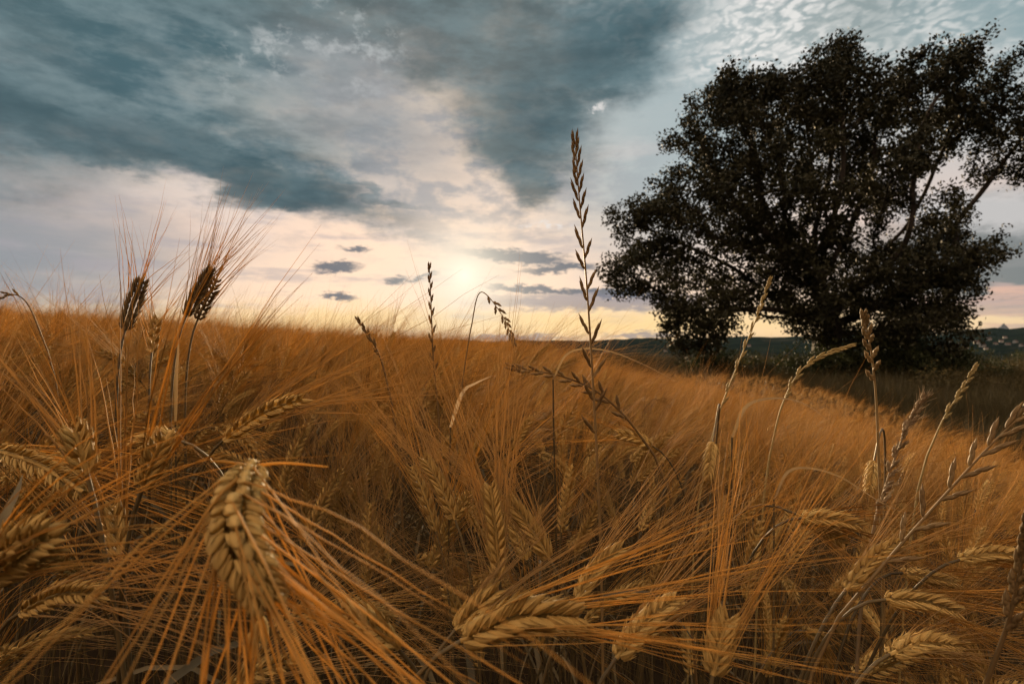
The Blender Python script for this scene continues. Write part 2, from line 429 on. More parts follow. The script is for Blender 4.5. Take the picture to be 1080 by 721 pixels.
# (neck px, tip px, depth neck, depth tip, sag of the ear as a fraction, keyword changes, label)
heroes = [
    ((264, 492, .178), (284, 636, .150), -.10, dict(rows='six', nodes=30, glen=.0063, gwid=.0039, half=.0049, tilt=.62, awn=.125, spread=.42, droop=(0, -.05, -.16), ar=.00032, K=10, R=12, seg=10, sides=5, jit=.10, keep=.66),
     'largest drooping barley ear, plump grains and awns hanging towards the camera', .0016),
    ((-6, 474, .31), (88, 519, .29), .06, dict(rows='two', nodes=19, awn=.13, droop=(0, 0, -.02), spread=.12), 'arching barley ear entering at the left edge above the fat blurred ear', .0013),
    ((126, 584, .27), (119, 533, .28), 0, dict(nodes=8, awn=.12, spread=.22, droop=(-.1, 0, .02), ar=.0005), 'short upright barley ear with an open split top, left of the largest ear', .0013),
    ((150, 515, .25), (172, 462, .25), 0, dict(nodes=9, awn=.10, spread=.12, droop=(.10, 0, 0), ar=.00040, keep=.7), 'barley plant with a sheaf of thick orange awns leaning right beside the dark ears', .0013),
    ((92, 500, .25), (78, 455, .25), 0, dict(nodes=8, awn=.06, spread=.22, droop=(-.12, 0, 0), ar=.0004, keep=.7), 'barley plant with a few thick orange awns spreading up and left at the left side', .0013),
    ((-18, 610, .185), (46, 566, .18), .05, dict(rows='six', nodes=14, glen=.010, gwid=.0045, half=.006, awn=.085, droop=(.05, 0, -.2), ar=.0003, keep=.6), 'fat blurred barley ear cut off by the left edge of the picture', .0014),
    ((24, 644, .26), (104, 626, .25), .05, dict(nodes=14, awn=.13, droop=(0, 0, -.05)), 'barley ear lying level near the lower left corner, darker gap below it', .0013),
    ((236, 464, .36), (318, 421, .34), .05, dict(nodes=16, awn=.13, spread=.12, droop=(0, 0, -.04)), 'barley ear slanting up to the right above the largest ear', .0013),
    ((188, 464, .38), (144, 470, .38), -.1, dict(nodes=10, awn=.10, droop=(0, 0, -.05)), 'small pale barley ear lying level behind the orange awns', .0012),
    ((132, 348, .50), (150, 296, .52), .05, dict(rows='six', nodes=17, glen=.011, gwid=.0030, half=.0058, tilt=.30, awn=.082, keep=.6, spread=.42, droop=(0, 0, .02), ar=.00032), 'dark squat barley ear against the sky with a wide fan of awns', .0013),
    ((160, 372, .56), (166, 336, .58), .05, dict(nodes=9, awn=.10, spread=.30, droop=(.05, 0, .02), ar=.00032), 'small barley ear half hidden low to the right of the squat dark ear', .0013),
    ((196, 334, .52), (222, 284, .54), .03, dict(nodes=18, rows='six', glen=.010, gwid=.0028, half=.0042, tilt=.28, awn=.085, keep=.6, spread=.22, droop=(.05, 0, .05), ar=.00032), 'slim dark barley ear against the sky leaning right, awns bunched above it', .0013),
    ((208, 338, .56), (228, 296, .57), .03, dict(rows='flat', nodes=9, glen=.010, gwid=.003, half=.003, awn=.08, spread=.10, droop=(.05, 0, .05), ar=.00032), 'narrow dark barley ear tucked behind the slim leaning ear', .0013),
    ((480, 548, .40), (448, 484, .42), .04, dict(nodes=15, awn=.13, spread=.12), 'upright barley ear leaning left in a dark gap near the middle', .0013),
    ((460, 560, .46), (434, 492, .48), .04, dict(nodes=14, awn=.12, spread=.12), 'dim barley ear deep in the gap, left of the ear leaning left', .0012),
    ((527, 610, .32), (517, 512, .33), .03, dict(nodes=20, awn=.13, spread=.15), 'tall straight barley ear standing in the middle, awns fanned upwards', .0013),
    ((580, 590, .34), (534, 524, .36), .06, dict(nodes=18, awn=.13, spread=.15), 'barley ear leaning left just right of the tall straight ear', .0013),
    ((556, 590, .40), (530, 535, .41), .05, dict(nodes=13, awn=.12, spread=.12), 'shaded barley ear wedged between the two middle upright ears', .0013),
    ((486, 676, .235), (610, 650, .24), .10, dict(nodes=20, awn=.15, spread=.12, droop=(0, 0, -.02), glen=.0125, gwid=.005), 'bright barley ear lying level at the bottom, long awns running right', .0014),
    ((480, 664, .28), (522, 624, .29), .05, dict(nodes=11, awn=.12), 'short barley ear rising just above the bright level ear', .0013),
    ((420, 684, .26), (368, 646, .25), -.05, dict(nodes=11, awn=.11, droop=(0, 0, -.05)), 'barley ear crossed by the long awns of the largest ear', .0013),
    ((608, 632, .33), (656, 578, .35), .04, dict(nodes=15, awn=.16, spread=.10), 'barley ear slanting right below the middle with straight awns to upper right', .0013),
    ((650, 694, .26), (712, 632, .28), .04, dict(nodes=17, awn=.15, spread=.11), 'barley ear slanting right near the bottom, right of the bright level ear', .0013),
    ((752, 466, .50), (747, 503, .49), .02, dict(nodes=12, awn=.12, spread=.45, droop=(0, 0, -.2)), 'small pale hanging barley ear in the right half, awns spread below', .0012),
    ((922, 486, .50), (917, 516, .49), .02, dict(nodes=10, awn=.12, spread=.45, droop=(0, 0, -.2)), 'small pale hanging barley ear beside the pale fuzzy grass stalk', .0012),
    ((952, 604, .43), (1008, 614, .45), -.03, dict(nodes=15, awn=.12, droop=(0, 0, -.03)), 'upper of two barley ears lying level at the right side', .0013),
    ((934, 632, .34), (1010, 645, .34), .06, dict(nodes=17, awn=.12, droop=(0, 0, -.05)), 'lower and longer of two barley ears lying level at the right side', .0013),
    ((892, 622, .34), (948, 572, .36), .05, dict(nodes=15, awn=.13), 'barley ear slanting up to the right left of the two level ears', .0013),
    ((1012, 590, .40), (1078, 586, .40), .05, dict(nodes=15, awn=.11, droop=(0, 0, -.03)), 'barley ear lying level at the right edge above the two level ears', .0013),
    ((846, 546, .42), (906, 554, .42), .05, dict(nodes=13, awn=.12, droop=(0, 0, -.04)), 'upper barley ear of a crossing pair right of the middle', .0012),
    ((840, 542, .44), (888, 572, .43), .05, dict(nodes=13, awn=.12, droop=(0, 0, -.06)), 'lower barley ear of a crossing pair right of the middle, tip down', .0012),
    ((752, 712, .24), (768, 652, .25), .04, dict(nodes=14, awn=.13, spread=.14), 'upright barley ear cut by the bottom edge right of the middle', .0013),
    ((938, 690, .31), (1004, 680, .33), .10, dict(nodes=15, awn=.12, droop=(0, 0, -.05)), 'barley ear lying level near the lower right corner', .0013),
    ((688, 470, .55), (652, 458, .55), .05, dict(nodes=9, awn=.12), 'small barley ear at the foot of the tall dark grass stalk', .0012),
]
hero_pos = []
for (n_, t_, sag, kw, label, sr) in heroes:
    neck, tip = P(*n_), P(*t_)
    if 'glen' not in kw: kw = dict(kw, glen=.0100 * rng.uniform(.86, 1.12), gwid=.0037 * rng.uniform(.85, 1.12), tilt=rng.uniform(.38, .62), half=.0042 * rng.uniform(.85, 1.1)); sag += rng.normal(0, .03)
    v = tip - neck
    mid = (neck + tip) / 2 + np.array([0, 0, np.linalg.norm(v) * abs(sag)])
    if label.startswith('largest'): mid = (neck + tip) / 2 + np.array([-.001, -.012, .004])
    axis = spline([neck, mid, tip], 24)
    vh = v * [1, 1, 0]
    if label.startswith('largest'): vh = (CAM - neck) * [1, 1, 0] * .3
    base = neck - vh * 1.2 + np.array([rng.normal(0, .02), abs(rng.normal(.05, .04)) + (.18 if n_[2] < .2 else .03), 0])
    if label.startswith('largest'): base = neck + (neck - CAM) * [1.5, 1.5, 0]
    base[2] = float(G(base[0], base[1])) - .01
    fac = nrm(CAM - (neck + tip) / 2)
    pr = plant_parts(neck, axis, base, fac, stem_r=sr, neck_dir=nrm(neck - CAM) + np.array([0, 0, .12]) if label.startswith('largest') else None, ear_kw=dict(dict(glen=.0100, gwid=.0037, half=.0042, seg=8, sides=4, ar=.00028), **dict(kw, nodes=int(kw['nodes'] * 1.15) if kw.get('rows') != 'six' else kw['nodes'])), leaf=rng.random() < .5)
    if label.startswith('largest'):            # the stray papery awns thrown out from the neck
        for a, b, c in (((262, 491), (240, 487), (222, 486)), ((268, 491), (300, 488), (345, 492))):
            tubes(pr['awns'], spline([P(*a, .178), P(*b, .172), P(*c, .168)], 8), np.linspace(.0006, .0002, 8), 4)
        for a, b, c in (((250, 505), (225, 530), (165, 620)), ((252, 520), (232, 580), (198, 700)), ((268, 600), (285, 650), (300, 721))):
            tubes(pr['awns'], spline([P(*a, .163), P(*b, .150), P(*c, .138)], 10), np.linspace(.0007, .00025, 10), 4)
        # a second small spikelet hanging under the ear
        gb = np.array([P(272, 655, .165), P(276, 650, .165), P(269, 662, .166)])
        grains(pr['ear'], gb, np.array([[-.15, 0, -1], [.1, 0, -1], [-.3, 0, -1.]]), np.tile(fac, (3, 1)), np.full(3, .011), np.full(3, .003), 8, 8)
        tubes(pr['awns'], spline([P(270, 690, .166), P(266, 721, .165), P(262, 780, .163)], 6), np.linspace(.0004, .0002, 6), 4)
    link_plant('barley_plant', pr, base, label, HG, dict(MATS, ear=M_grain_backlit) if 'sky' in label or 'dark barley' in label else MATS)
    hero_pos.append((n_[0], n_[1], n_[2])); hero_pos.append((t_[0], t_[1], t_[2]))

# variants of the ordinary plant
def variant(theta, H, lod, seed):
    r = np.random.default_rng(seed)
    d0 = np.array([math.sin(theta * .75), 0, math.cos(theta * .75)]); d1 = np.array([math.sin(theta), 0, math.cos(theta)])
    neck = np.array([.05 + .10 * math.sin(theta), 0, H])
    L = r.uniform(.055, .085)
    axis = spline([neck, neck + nrm(d0) * L * .5, neck + nrm(d0) * L * .5 + nrm(d1) * L * .5], 10)
    fac = nrm([r.normal(), r.normal() - .8, r.normal(0, .3) + .2])
    kw = [dict(nodes=int(L / .0036), seg=7, sides=3, K=7, R=7),
          dict(nodes=int(L / .0062), seg=5, sides=3, K=4, R=5, glen=.013, gwid=.006, ar=.00045),
          dict(nodes=int(L / .0090), seg=4, sides=3, K=4, R=4, glen=.017, gwid=.008, ar=.0007)][lod]
    drp = (.10 + .05 * r.normal(), .06 * r.normal(), -.06 - .10 * max(0, math.sin(theta)))
    kw = dict(dict(glen=.0100, gwid=.0037, half=.0042, awn=r.uniform(.12, .16), spread=r.uniform(.12, .24), droop=drp, jit=.06), **kw)
    return plant_parts(neck, axis, np.zeros(3), fac, lod=lod, ear_kw=kw, leaf=(lod == 0 or seed % 2 == 0), r=r)


thetas = [.25, .45, .6, .75, .9, 1.1, 1.35, 1.7, 2.1, 2.5]
KINDS = ['upright'] * 4 + ['leaning'] * 3 + ['nodding'] * 3
protos = bpy.data.collections.new('crop variants')
lod_parts = []
nv = len(thetas)
for lod in range(3):
    for k, th in enumerate(thetas):
        pr = variant(th, .84 + .02 * (k % 3) - .01 * (k > 6), lod, 100 + lod * 50 + k)
        if lod == 0: lod_parts.append(pr)
        mb = MB()
        for mi, key in enumerate(('stem', 'ear', 'awns', 'leaf')): mb.merge(pr[key], mi)
        me = mb.mesh('variant%02d' % (lod * nv + k), [MATS[x] for x in ('stem', 'ear', 'awns', 'leaf')])
        protos.objects.link(bpy.data.objects.new('variant%02d' % (lod * nv + k), me))

# scatter
pts = []
def scatter(n, d0, d1, lod):
    y = np.sqrt(rng.random(n) * (d1 ** 2 - d0 ** 2) + d0 ** 2)
    x = (rng.random(n) * 2 - 1) * (1.12 * y + .45)
    keep = in_crop(x, y) & (np.hypot(x, y) > .33)
    return np.stack([x[keep], y[keep], np.full(keep.sum(), lod)], 1)
A = np.concatenate([scatter(860, .25, 1.6, 0), scatter(1750, 1.6, 3.2, 1), scatter(4300, 3.2, 6.5, 1), scatter(9000, 6.5, 12, 2), scatter(6000, 12, 18, 2)])
# a few round the camera's sides and back so the crop does not end at the frame
bx_ = rng.uniform(-1.6, 1.6, 500); by_ = rng.uniform(-1.2, .35, 500)
kp = (np.hypot(bx_, by_) > .42)
A = np.concatenate([A, np.stack([bx_[kp], by_[kp], np.zeros(kp.sum())], 1)])
n = len(A)
x, y = A[:, 0], A[:, 1]
wind = rng.normal(.15, .75, n) + np.where(rng.random(n) < .28, rng.uniform(-math.pi, math.pi, n), 0)
# gentle patches that lean together
wind += .6 * np.sin(x * 1.9 + 1.2 * np.sin(y * 1.3)) * np.exp(-np.hypot(x, y) / 6)
var = rng.choice(nv, n, p=np.array([.10, .13, .15, .15, .13, .10, .08, .06, .05, .05]))
near = np.hypot(x, y) < .62
var = np.where(near & (rng.random(n) < .4), rng.integers(4, 10, n), var)
tx = rng.normal(0, .08, n); ty = rng.normal(.06, .09, n)
sc = np.clip(rng.normal(.965, .036, n), .82, 1.04)
# along the right, where the crop has been combed down by the wind, it leans further over
comb = np.clip((x / np.maximum(y, .3) - .05) * 1.2, 0, 1) * np.clip((y - .9) / 1.5, 0, 1)
ty = ty + .30 * comb; wind = wind * (1 - .55 * comb)
z = G(x, y) - .01
ex = x + (.05 + .1 * .8) * np.cos(wind) * sc; ey = y + .13 * np.sin(wind) * sc; ez = z + .86 * sc
epx = CX + FPX * ex / np.maximum(ey, .05); epy = CY - FPX * (ez - CZ) / np.maximum(ey, .05)
ok = np.hypot(x, y) > .46
hp_ = np.array(hero_pos).reshape(-1, 2, 3)
for a_, b_ in hp_:
    for f_ in (0, .5, 1):
        q_ = a_ * (1 - f_) + b_ * f_
        ok &= ~((np.hypot(epx - q_[0], epy - q_[1]) < 26 + 12 / q_[2]) & (ey < q_[2] + .05))
ok |= (y < .25)
x, y, z, var, tx, ty, sc, wind, A = (q_[ok] for q_ in (x, y, z, var, tx, ty, sc, wind, A)); n = len(x)
# visible individuals: the nearest inside the frame
infr = (np.abs(x / np.maximum(y, .01)) < .93) & (y > .3)
order = np.argsort(np.where(infr, np.hypot(x, y), 1e9))
NI = 300 - len(heroes) - 6
ind = set(order[:NI].tolist())
shared = {}
LBL = {'upright': 'ripe upright barley plant lost among its neighbours in the near crop',
       'leaning': 'ripe barley plant leaning over among its neighbours in the near crop',
       'nodding': 'ripe barley plant with bent down ear among its neighbours in the near crop'}
GRP = {'upright': 'ordinary upright barley plants in the near crop', 'leaning': 'ordinary leaning barley plants in the near crop',
       'nodding': 'ordinary nodding barley plants in the near crop'}
from mathutils import Euler
proto_roots = {}
for i in order[:NI]:
    i = int(i); k = int(var[i]); kind = KINDS[k]
    if k not in proto_roots:
        root = link_plant('barley_plant', lod_parts[k], (0, 0, 0), LBL[kind], GRP[kind]); proto_roots[k] = root
    else:
        src = proto_roots[k]; root = src.copy(); COL.objects.link(root)
        for ch in list(src.children):
            c = ch.copy(); COL.objects.link(c); c.parent = root
            for g in list(ch.children):
                e = g.copy(); COL.objects.link(e); e.parent = c
    root.location = (x[i], y[i], z[i]); root.rotation_euler = (tx[i], ty[i], wind[i]); root.scale = (sc[i],) * 3
rest = np.array([i for i in range(n) if i not in ind])


def instancer(name, pos, rot, scl, idx, coll, label, cat):
    me = bpy.data.meshes.new(name)
    me.vertices.add(len(pos)); me.vertices.foreach_set('co', np.asarray(pos, np.float32).ravel())
    a = me.attributes.new('rot', 'FLOAT_VECTOR', 'POINT'); a.data.foreach_set('vector', np.asarray(rot, np.float32).ravel())
    a = me.attributes.new('scl', 'FLOAT', 'POINT'); a.data.foreach_set('value', np.asarray(scl, np.float32).ravel())
    a = me.attributes.new('idx', 'INT', 'POINT'); a.data.foreach_set('value', np.asarray(idx, np.int32).ravel())
    me.update()
    o = bpy.data.objects.new(name, me); COL.objects.link(o)
    ng = bpy.data.node_groups.new(name, 'GeometryNodeTree')
    ng.interface.new_socket('Geometry', in_out='INPUT', socket_type='NodeSocketGeometry')
    ng.interface.new_socket('Geometry', in_out='OUTPUT', socket_type='NodeSocketGeometry')
    gi = ng.nodes.new('NodeGroupInput'); go = ng.nodes.new('NodeGroupOutput')
    ci = ng.nodes.new('GeometryNodeCollectionInfo'); ci.inputs['Collection'].default_value = coll
    ci.inputs['Separate Children'].default_value = True; ci.inputs['Reset Children'].default_value = True
    def attr(nm, ty):
        q = ng.nodes.new('GeometryNodeInputNamedAttribute'); q.data_type = ty; q.inputs['Name'].default_value = nm
        return q.outputs['Attribute']
    ip = ng.nodes.new('GeometryNodeInstanceOnPoints'); ip.inputs['Pick Instance'].default_value = True
    ng.links.new(gi.outputs[0], ip.inputs['Points']); ng.links.new(ci.outputs[0], ip.inputs['Instance'])
    ng.links.new(attr('idx', 'INT'), ip.inputs['Instance Index'])
    er = ng.nodes.new('FunctionNodeEulerToRotation'); ng.links.new(attr('rot', 'FLOAT_VECTOR'), er.inputs[0])
    ng.links.new(er.outputs[0], ip.inputs['Rotation']); ng.links.new(attr('scl', 'FLOAT'), ip.inputs['Scale'])
    ng.links.new(ip.outputs[0], go.inputs[0])
    md = o.modifiers.new('scatter', 'NODES'); md.node_group = ng
    tag(o, label, cat, kind='stuff')
    return o


instancer('barley_crop', np.stack([x, y, z], 1)[rest], np.stack([tx, ty, wind], 1)[rest], sc[rest],
          (var + nv * A[:, 2].astype(int))[rest], protos, 'golden barley crop filling the field behind the near plants', 'barley crop')


# ------------------------------------------------------------------ wild grasses standing in the crop
GG = 'wild grass stalks standing in the barley'


def grass_stalk(ctrl, depth, label, head=(0., .7), count=22, slen=.016, swid=.0030, tilt=.35, mat=None, r0=.0011, grow=(.7, 1.), tall=False, plane=None, fuzzy=False):
    """ctrl: photo points from the tip down; the stalk continues to the ground below the last one"""
    mat = mat or M_grass
    pts = [P(px, py, depth + k * .008) for k, (px, py) in enumerate(ctrl)]
    low = pts[-1]; dirn = nrm(pts[-1] - pts[-2])
    base = low + dirn * .12; base = np.array([base[0], max(base[1], .2), 0]); base[2] = float(G(base[0], base[1])) - .01
    full = spline(pts, 40)
    stem = np.concatenate([full, bez(low, low + dirn * .1, base + np.array([0, 0, .3]), base, 12)[1:]])
    root = empty('wild_grass', base); tag(root, label, 'wild grass', GG, 'thing')
    mb = MB(); tubes(mb, stem, np.linspace(r0 * .4, r0 * 1.4, len(stem)), 6); mb.obj('stem', mat, root, base)
    tan = nrm(np.gradient(full, axis=0))
    fac = nrm(CAM - pts[0])
    for k in range(count):
        s = head[0] + (head[1] - head[0]) * (k / max(1, count - 1)) ** 1.35
        i = int(s * 39); up = -tan[i]
        b = nrm(np.cross(up, fac)); sg = 1 if k % 2 else -1
        if fuzzy:
            a = rng.uniform(0, 6.28); o = b * math.cos(a) + fac * math.sin(a)
        else: o = b * sg + fac * rng.normal(.15, .3)
        o = nrm(o)
        g = grow[0] + (grow[1] - grow[0]) * k / max(1, count - 1)
        tl = tilt * (.28 + .95 * k / max(1, count - 1)) * (1 + rng.normal(0, .12))
        d = up * math.cos(tl) + o * math.sin(tl)
        m2 = MB()
        L = slen * g * (1 + rng.normal(0, .08))
        # a spikelet: overlapping florets along its little axis
        nf = 4
        fp = np.array([full[i] + o * r0 * .6 + d * L * .17 * q + np.cross(d, fac) * (.00025 * (1 if q % 2 else -1)) for q in range(nf)])
        fd = np.array([nrm(d + np.cross(d, fac) * (.045 if q % 2 else -.045)) for q in range(nf)])
        grains(m2, fp, fd, np.tile(fac, (nf, 1)), np.full(nf, L * .5), np.full(nf, swid * g), 6, 6)
        if fuzzy:
            hp = np.repeat(fp[:2], 3, 0); hd = nrm(np.tile(d, (6, 1)) + rng.normal(0, .25, (6, 3)))
            tubes(m2, np.stack([hp, hp + hd * L * .6, hp + hd * L * 1.3], 1), np.array([.0003, .0002, .0001]), 3)
        m2.obj('spikelet', mat, root, base)
    return root


grass_stalk([(607, 156), (611, 210), (618, 290), (624, 380), (629, 470), (633, 560)], .44, 'tallest wild grass stalk with dark spikelets rising high against the sky', (.0, .78), 27, .0215, .0023, .42, grow=(.62, 1.05))
grass_stalk([(453, 284), (455, 330), (457, 380), (462, 430)], .55, 'thin straight wild grass spike beside the setting sun', (0, .75), 16, .011, .0018, .28, r0=.0009)
grass_stalk([(541, 359), (530, 333), (507, 308), (497, 345), (488, 400)], .55, 'wild grass with a bent over head drooping under the sun', (0, .42), 16, .010, .0022, .45, r0=.0007)
grass_stalk([(379, 339), (391, 357), (402, 380), (412, 420)], .60, 'short dark wild grass spike leaning left of the sun', (0, .6), 9, .011, .0024, .2, r0=.0010)
grass_stalk([(545, 388), (590, 396), (628, 412), (660, 440), (690, 480)], .50, 'wild grass lying across the foot of the tallest stalk', (0, .75), 19, .016, .0028, .5)
grass_stalk([(811, 298), (798, 335), (780, 380), (757, 440), (742, 500)], .60, 'thin wild grass spike leaning right in front of the oak', (0, .7), 18, .012, .0022, .22, M_yell, r0=.0009)
grass_stalk([(893, 366), (865, 376), (842, 394), (824, 430), (812, 480)], .58, 'curved wild grass spike bowing right below the oak', (0, .7), 16, .013, .0022, .22, M_yell, r0=.0009)
grass_stalk([(912, 336), (919, 372), (924, 420), (927, 490), (930, 560)], .44, 'straight wild grass stalk with plump yellowish spikelets under the oak', (0, .42), 13, .0115, .0032, .42, M_tan)
grass_stalk([(972, 424), (955, 455), (938, 500), (922, 555), (912, 610)], .42, 'pale fuzzy wild grass stalk with a thick woolly head', (0, .72), 26, .011, .0026, .4, M_pale, fuzzy=True)
grass_stalk([(1028, 388), (1014, 412), (996, 440), (978, 480)], .60, 'short wild grass spike leaning right beside the dark meadow', (0, .7), 12, .012, .0024, .22, M_yell, r0=.0009)
grass_stalk([(1092, 425), (1050, 464), (1000, 518), (945, 580), (885, 650)], .31, 'large wild grass stalk slanting across the right side with spread spikelets', (0, .8), 18, .018, .0021, .46, M_grass, r0=.0009, grow=(.9, 1.1))
grass_stalk([(1084, 552), (1076, 600), (1062, 660), (1040, 720)], .24, 'dark blurred wild grass spike at the lower right corner', (0, .7), 14, .014, .0024, .2, M_grass, r0=.0010)
grass_stalk([(-4, 318), (12, 310), (30, 322), (50, 370)], .7, 'thin wild grass tip at the far left edge', (0, .5), 8, .011, .0022, .25, r0=.0009)

# dry leaves that stand out
LG = 'dry leaf blades standing out of the crop'


def leaf_plant(ctrl, depth, w, label, twist, mat=M_leaf):
    pts = [P(px, py, depth + k * .01) for k, (px, py) in enumerate(ctrl)]
    low = pts[0]
    base = np.array([low[0] + rng.normal(0, .02), low[1] + .03, 0]); base[2] = float(G(base[0], base[1])) - .01
    root = empty('leafy_stalk', base); tag(root, label, 'dry leaf', LG, 'thing')
    low = low - nrm(pts[1] - pts[0]) * .015 - np.array([0, 0, .022]); pts = [low] + pts
    mb = MB(); tubes(mb, bez(base, base + np.array([0, 0, .4]), low - np.array([0, 0, .1]), low, 12), np.linspace(.0013, .0007, 12), 5); mb.obj('stem', M_stem, root, base)
    mb = MB(); blade(mb, spline(pts, 24), w, twist, side=nrm(CAM - low)); mb.obj('leaf', mat, root, base)


leaf_plant([(600, 372), (636, 369), (680, 385), (735, 414)], .50, .0012, 'long straw coloured leaf arching right of the tallest stalk', 1.2, M_grass)
leaf_plant([(788, 428), (820, 420), (852, 428), (893, 458)], .46, .0018, 'dry leaf bent over in the right half below the oak', 1.5, M_grass)
leaf_plant([(488, 414), (502, 404), (520, 396)], .50, .0020, 'short pale leaf catching light near the middle', .6, M_pale)
leaf_plant([(186, 400), (188, 365), (187, 335)], .50, .0018, 'broken dark leaf standing up beside the slim leaning ear', .4, M_grass)
leaf_plant([(835, 495), (880, 500), (930, 530), (965, 545)], .40, .0012, 'dry leaf lying across the crop in the right half', 1.0, M_grass)
leaf_plant([(0, 560), (18, 520), (24, 500)], .24, .0030, 'dry leaf stub at the left edge among the ears', 1.0)


# ------------------------------------------------------------------ trees and shrubs
def grow_tree(attr, trunk_pts, step=.34, kill=.42, infl=3.6, iters=170):
    nodes = [np.array(p) for p in trunk_pts]; par = [-1] + list(range(len(trunk_pts) - 1))
    attr = np.array(attr); alive = np.ones(len(attr), bool)
    for it in range(iters):
        kd = kdtree.KDTree(len(nodes))
        for i, p in enumerate(nodes): kd.insert(p, i)
        kd.balance()
        acc = {}
        for ai in np.nonzero(alive)[0]:
            co, i, d = kd.find(attr[ai])
            if d < kill: alive[ai] = False; continue
            if d < infl:
                v = (attr[ai] - nodes[i]) / d
                a = acc.get(i)
                acc[i] = v if a is None else a + v
        if not acc: break
        for i, v in acc.items():
            d = nrm(v + rng.normal(0, .25, 3) + np.array([0, 0, .03]))
            nodes.append(nodes[i] + d * step); par.append(i)
        if not alive.any(): break
    return np.array(nodes), np.array(par)


def leaves(mb, centers, per, spread, size, r=rng, flat=.8):
    M = len(centers) * per
    c = np.repeat(centers, per, 0) + np.clip(r.normal(0, 1, (M, 3)), -1.6, 1.6) * spread * np.array([1, 1, flat])
    nv_ = nrm(r.normal(0, 1, (M, 3)) + np.array([0, 0, .5]))
    a = nrm(np.cross(nv_, r.normal(0, 1, (M, 3)))); b = np.cross(nv_, a)
    s = (size * r.uniform(.65, 1.3, M))[:, None]
    v = np.stack([c - a * s * .6, c + b * s * .36 + nv_ * s * .08, c + a * s * .6, c - b * s * .36 + nv_ * s * .08], 1)
    i = np.arange(M * 4).reshape(M, 4)
    mb.add(v, None, np.concatenate([i[:, [0, 1, 2]], i[:, [0, 2, 3]]]))


def tree_mesh(nodes, par, r_tip=.012, power=2.25, sides=6):
    N = len(nodes); area = np.zeros(N); kids = [[] for _ in range(N)]
    for i in range(1, N): kids[par[i]].append(i)
    rad = np.zeros(N)
    for i in range(N - 1, -1, -1):
        rad[i] = r_tip if not kids[i] else sum(rad[k] ** power for k in kids[i]) ** (1 / power)
    mb = MB()
    start = [(0, kids[0])]
    done = set()
    def chain(a, b):
        path = [a, b]
        while kids[path[-1]]:
            path.append(max(kids[path[-1]], key=lambda k: rad[k]))
        return path
    stack = [(-1, 0)]
    stackn = []
    first = chain(0, max(kids[0], key=lambda k: rad[k]))
    todo = [first]
    while todo:
        p = todo.pop()
        pr = np.array([rad[k] for k in p]); pr[0] = min(pr[0], pr[1] * 1.25) if p is not first else pr[0]
        if len(p) >= 2: tubes(mb, nodes[p], pr, sides if pr.max() > .04 else 4)
        s = set(p)
        for q in p[:-1] if p is first else p[1:]:
            for k in kids[q]:
                if k not in s: todo.append(chain(q, k))
    return mb, rad, kids


